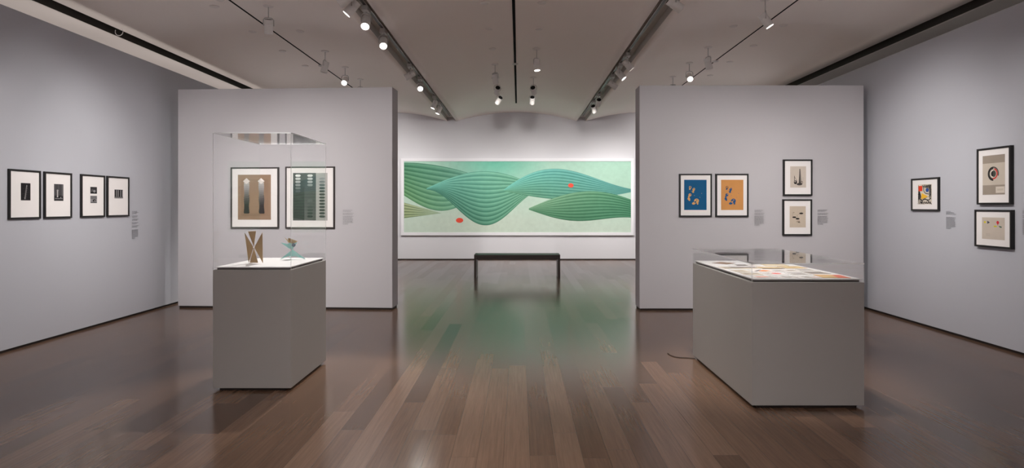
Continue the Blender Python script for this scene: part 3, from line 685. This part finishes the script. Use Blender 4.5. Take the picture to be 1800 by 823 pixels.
def spot_light(loc, target, power, ang=60, blend=1.0, radius=.04, col=(1, .965, .925), name='spot_beam', parent=None):
    l = bpy.data.lights.new(name, 'SPOT'); l.energy = power; l.spot_size = math.radians(ang); l.spot_blend = blend; l.shadow_soft_size = radius; l.color = col
    o = bpy.data.objects.new(name, l); COL.objects.link(o)
    d = (Vector(target) - Vector(loc)).normalized()
    o.rotation_mode = 'QUATERNION'; o.rotation_quaternion = d.to_track_quat('-Z', 'Y'); o.location = loc
    return o
def lamp(kind, x, y, target, label, power=0, ang=60, blend=1.0, radius=.035, stem=.15, lit=True):
    if kind == 'pendant':
        z = ceil_z(x) - .002; zp = z - .15 - .105
        root = empty('pendant_spotlight', label, 'spotlight', (x, y, z), 0, 'pendant spotlights hanging from the ceiling')
        link('canopy', ME_CANOPY, None, root); link('stem', ME_STEM, None, root); dz = -.15 - .098
    else:
        z = ZP + .0685; root = empty('track_spotlight', label, 'spotlight', (x, y, z), 0, 'spotlights along the ceiling tracks')
        link('adapter', ME_ADAPT, None, root); link('neck', ME_NECK, None, root); dz = -.075 - .096
    piv = Vector((x, y, z + dz)); d = (Vector(target) - piv).normalized()
    yaw = math.atan2(d.y, d.x) - PI / 2
    link('yoke', ME_YOKE, None, root, (0, 0, dz), (0, 0, yaw))
    hs = link('housing', ME_HOUSING, None, root, (0, 0, dz)); hs.rotation_mode = 'QUATERNION'
    q = d.to_track_quat('-Z', 'Y'); hs.rotation_quaternion = q
    link('rear_cap', ME_REAR, None, hs)
    if lit: link('lens', ME_LENS, None, hs)
    if power:
        s = spot_light(piv + d * .115, target, power, ang, blend, radius); s.name = 'spot_beam'
    return root
XPL, XPR = XC - PITCH / 2, XC + PITCH / 2
P = 1.0
# left track, near to far
lamp('track', XPL, 6.38, (WL, 6.6, 1.5), 'track spotlight on the left track, nearest one, partly cut by the photo edge', 240 * P, 60)
lamp('track', XPL - .02, 6.66, (-4.3, 6.35, .6), 'track spotlight on the left track aimed down beside the nearest lamp', 60 * P, 60)
lamp('track', XPL, 7.18, (-1.72, 4.95, .95), 'large glaring spotlight on the left track, nearer of the two side by side', 385 * P, 46, .45, .02)
lamp('track', XPL, 8.10, (-1.2, 4.7, .5), 'glaring spotlight on the left track, farther of the two side by side', 190 * P, 44, .7, .025)
lamp('track', XPL, 10.1, (-4.6, 9.9, 2.0), 'left track spotlight turned sideways to the left above partition end', 40 * P, 60)
lamp('track', XPL, 11.1, (-.9, 6.6, .5), 'glaring spotlight on the left track beyond the partition', 14 * P, 60, 1, .06)
lamp('track', XPL, 13.0, (-3.2, 12.6, .2), 'small far spotlight on the left track, nearer of the last pair', 40 * P, 60)
lamp('track', XPL, 13.75, (-3.2, 13.3, .2), 'small far spotlight on the left track, last before back wall', 40 * P, 60)
# right track
lamp('track', XPR, 6.55, (WR, 6.9, 1.5), 'track spotlight on the right track, nearest one, cut by the photo edge', 190 * P, 64)
lamp('track', XPR, 9.36, (3.8, 9.45, 1.2), 'right track spotlight with lit rim, first above the partition corner', 40 * P, 60)
lamp('track', XPR, 10.05, (3.6, 9.5, 1.2), 'right track spotlight with lit rim, second above the partition corner', 30 * P, 60)
lamp('track', XPR, 10.9, (4.6, 11.1, 1.6), 'right track spotlight turned sideways, third above the partition corner', 30 * P, 60)
lamp('track', XPR, 12.76, (1.6, YB, 1.3), 'far right track spotlight with black rear, nearer of the last pair', 257 * P, 76)
lamp('track', XPR, 13.6, (2.6, YB, 1.3), 'far right track spotlight with black rear, last before back wall', 160 * P, 76)
# pendants in the left bay
xl = XC - PITCH + .41
lamp('pendant', xl, 6.36, (-4.2, 8.3, 1.4), 'pendant spotlight in the left bay cut off by the top edge', 0, 60, lit=False)
lamp('pendant', xl, 7.6, (-3.45, 8.56, 1.2), 'white pendant spotlight in the left bay, second from the top edge', 0, 50)
lamp('pendant', xl, 9.82, (-3.9, 9.9, .5), 'dim pendant spotlight in the left bay above the left partition', 0, 50, lit=False)
lamp('pendant', xl, 10.95, (-2.9, 7.4, 1.2), 'glaring pendant spotlight in the left bay above the left partition', 25, 50)
lamp('pendant', xl, 12.0, (-3.2, 13.5, .5), 'far pendant spotlight in the left bay half hidden by the partition', 0, 50, lit=False)
# pendants in the central bay
xa, xb = XC - .355, XC + .35
lamp('pendant', xb, 9.7, (.6, 9.3, 0), 'pendant spotlight with lit lens right of the central slot', 30, 55)
lamp('pendant', xa, 10.75, (-.1, 11.4, 1.6), 'dim grey pendant spotlight left of the central slot', 0, 50, lit=False)
lamp('pendant', xa, 11.85, (-1.4, YB, 1.35), 'pendant spotlight with black rear left of slot, nearer one', 246 * P, 76)
lamp('pendant', xb, 11.85, (1.2, YB, 1.35), 'pendant spotlight with black rear right of slot, nearer one', 246 * P, 76)
lamp('pendant', xa, 12.95, (-2.4, YB, 1.2), 'white pendant spotlight with black rear left of slot, farther one', 203 * P, 76)
lamp('pendant', xb, 12.95, (.2, YB, 1.1), 'white pendant spotlight with black rear right of slot, farther one', 160 * P, 76)
# pendants in the right bay
xr = XC + PITCH - .43
lamp('pendant', xr, 7.35, (4.5, 6.95, 1.1), 'white pendant spotlight with lit rim in the right bay, nearest', 25, 55)
lamp('pendant', xr, 9.57, (3.6, 9.9, 1.5), 'dim pendant spotlight in the right bay beside the slot', 0, 50, lit=False)
lamp('pendant', xr, 10.62, (2.6, 7.0, 1.2), 'glaring pendant spotlight in the right bay above the right partition', 25, 50)
lamp('pendant', xr, 11.75, (3.0, 13.4, .5), 'far pendant spotlight in the right bay half hidden by the partition', 0, 50, lit=False)
# out-of-view wall spots, plus fixtureless spots added to brighten ceiling, floor and cases
OUT = [((XPL, 5.9, 3.6), (WL, 8.0, 1.4), 205, 58), ((XPR, 5.9, 3.6), (WR, 7.8, 1.4), 170, 60),
       ((-3.1, 12.4, 3.6), (-4.4, YB, 1.6), 480, 80), ((3.0, 12.4, 3.6), (4.3, YB, 1.6), 480, 80),
       ((-3.3, 10.4, 3.6), (-3.8, 10.6, 0), 520, 84), ((3.2, 10.4, 3.6), (3.7, 10.6, 0), 520, 84),
       ((-3.1, 11.5, 3.6), (WL, 11.5, 1.7), 480, 84), ((3.0, 11.5, 3.6), (WR, 11.5, 1.7), 480, 84),  # added behind the partitions to bounce light onto the ceiling
       ((XPR, 5.2, 3.6), (-1.8, 5.3, .4), 130, 50), ((XPL, 5.2, 3.6), (1.67, 5.2, .4), 170, 50),  # added to brighten the inner sides of both cases
       ((-2.5, -.5, 3.7), (-2.5, 0, 0), 90, 100), ((2.5, -.5, 3.7), (2.5, 0, 0), 90, 100), ((0, -2, 3.7), (0, -1.5, 0), 200, 100),
       ((-3.5, -1.2, 3.6), (-3.6, Y0, 1.6), 700, 100), ((-1.2, -1.2, 3.6), (-1.2, Y0, 1.6), 700, 100), ((1.2, -1.2, 3.6), (1.2, Y0, 1.6), 700, 100), ((3.5, -1.2, 3.6), (3.6, Y0, 1.6), 700, 100),  # added to wash the front wall for bounce fill
       ((XPL, 2.6, 3.6), (WL, 3.4, 1.25), 145, 54), ((XPL, 4.6, 3.6), (WL, 5.2, 1.3), 215, 56),
       ((XPR, 2.6, 3.6), (WR, 3.4, 1.5), 140, 64), ((XPR, 4.6, 3.6), (WR, 5.2, 1.4), 190, 62),
       ((xl, 3.8, 3.6), (-4.0, 8.6, 1.2), 480, 54), ((xl + .9, 3.8, 3.6), (-2.3, 8.5, 1.2), 640, 54),
       ((xr - .9, 3.8, 3.6), (2.3, 8.43, 1.3), 480, 54), ((xr, 3.8, 3.6), (4.0, 8.43, 1.3), 330, 54),
       ((.2, 2.0, 3.7), (0, 3.4, 0), 260, 80), ((.3, 4.6, 3.7), (.2, 6.6, 0), 230, 80),
       ((1.67, 4.75, 3.6), (2.07, 5.1, .9), 450, 44), ((-2.0, 3.4, 3.7), (-2.1, 4.6, .6), 30, 50)]
for a, b, p, g_ in OUT: spot_light(a, b, p * P, g_, 1.0, .05)
# unseen point lights added behind the side walls to brighten the ceiling strips
for x, p in ((-5.8, 19), (5.6, 2.6)):
    for y in (3.2, 5.4, 7.6, 9.8, 12, 14.2):
        l = bpy.data.lights.new('strip_fill_light', 'POINT'); l.energy = p; l.shadow_soft_size = .1; l.color = (1, .95, .9)
        o = bpy.data.objects.new('strip_fill_light', l); COL.objects.link(o); o.location = (x, y, 2.3)

# ------------------------------------------------------------------ rails in the channels
def rail(x, side, y0, y1, label):
    root = empty('lighting_track', label, 'lighting track', (x, (y0 + y1) / 2, ZP + .10)); L = (y1 - y0) / 2
    boxobj('channel', (-.0175, .0175, -L, L, -.026, -.001), M['rail'], root, .002)
    for s in (-1, 1): boxobj('flange', (s * .0225 - .005, s * .0225 + .005, -L, L, -.030, -.020), M['lamp_grey'], root, .001)
rail(XPL, 1, Y0 + .1, 15.9, 'long dark lighting track in the ceiling channel left of centre')
rail(XPR, 1, Y0 + .1, 15.9, 'long dark lighting track in the ceiling channel right of centre')

# ------------------------------------------------------------------ small round plates on the ceiling
bm = bmesh.new(); lathe(bm, [(0, 0), (.055, 0), (.058, -.004), (.054, -.010), (.02, -.013), (0, -.013)], 26); ME_PLATE = mesh_of(bm, 'ceiling_plate', True); ME_PLATE.materials.append(M['plate'])
ordn = ['first', 'second', 'third', 'fourth', 'fifth']
def plates(x, ys, where):
    for k, y in enumerate(ys):
        o = link('ceiling_plate', ME_PLATE, None, None, (x, y, ceil_z(x) + .001))
        tag(o, 'small round ceiling plate %s, %s from photo top' % (where, ordn[k]), 'ceiling plate', 'round plates on the ceiling')
plates(xa, (7.5, 8.6, 9.7), 'left of the central slot')
plates(xb, (7.5, 8.6), 'right of the central slot')
plates(XC - PITCH - .29, (7.65, 8.75, 9.85, 10.9), 'left of left bay slot')
plates(xl, (8.7,), 'right of left bay slot')
plates(xr, (8.45,), 'left of right bay slot')
plates(XC + PITCH + .27, (7.37, 8.45, 9.53, 10.6, 11.7), 'right of right bay slot')
bm = bmesh.new(); lathe(bm, [(.030, .002), (.052, .002), (.056, -.006), (.050, -.014), (.034, -.014), (.030, -.006), (.030, .002)], 26); ME_RING = mesh_of(bm, 'ceiling_ring', True); ME_RING.materials.append(M['lamp'])
for x, y, lb in ((XC - PITCH, 10.9, 'small pale sensor ring on the black slot of the left bay'), (XC, 10.75, 'small pale sensor ring on the central black slot'), (XC + PITCH, 10.55, 'small pale sensor ring on the black slot of the right bay')):
    tag(link('sensor_ring', ME_RING, None, None, (x, y, CROWN - .005)), lb, 'sensor', 'pale rings on the ceiling slots')
bm = bmesh.new()
tube(bm, [(.05 * math.cos(a), 0, -.05 - .05 * math.sin(a)) for a in [-.5 + (PI + 1) * k / 20 for k in range(21)]], .005, 8)
tube(bm, [(0, 0, -.095), (0, 0, -.102)], .008, 8)
tag(link('ceiling_ring_hook', mesh_of(bm, 'ceiling_ring_hook', True), M['lamp'], None, (-5.155, 7.85, ZP + .02)), 'small pale ring hook at the dark channel above left wall', 'hook')

# ------------------------------------------------------------------ world and colour
w = bpy.data.worlds.new('world'); SC.world = w; w.use_nodes = True
w.node_tree.nodes['Background'].inputs['Color'].default_value = (0, 0, 0, 1)
SC.view_settings.view_transform = 'Standard'; SC.view_settings.look = 'None'
SC.view_settings.gamma = 1; SC.view_settings.use_curve_mapping = False; SC.view_settings.exposure = 0
SC.cycles.max_bounces = 10; SC.cycles.diffuse_bounces = 6; SC.cycles.glossy_bounces = 5; SC.cycles.transparent_max_bounces = 24
SC.cycles.sample_clamp_indirect = 6; SC.cycles.use_denoising = True
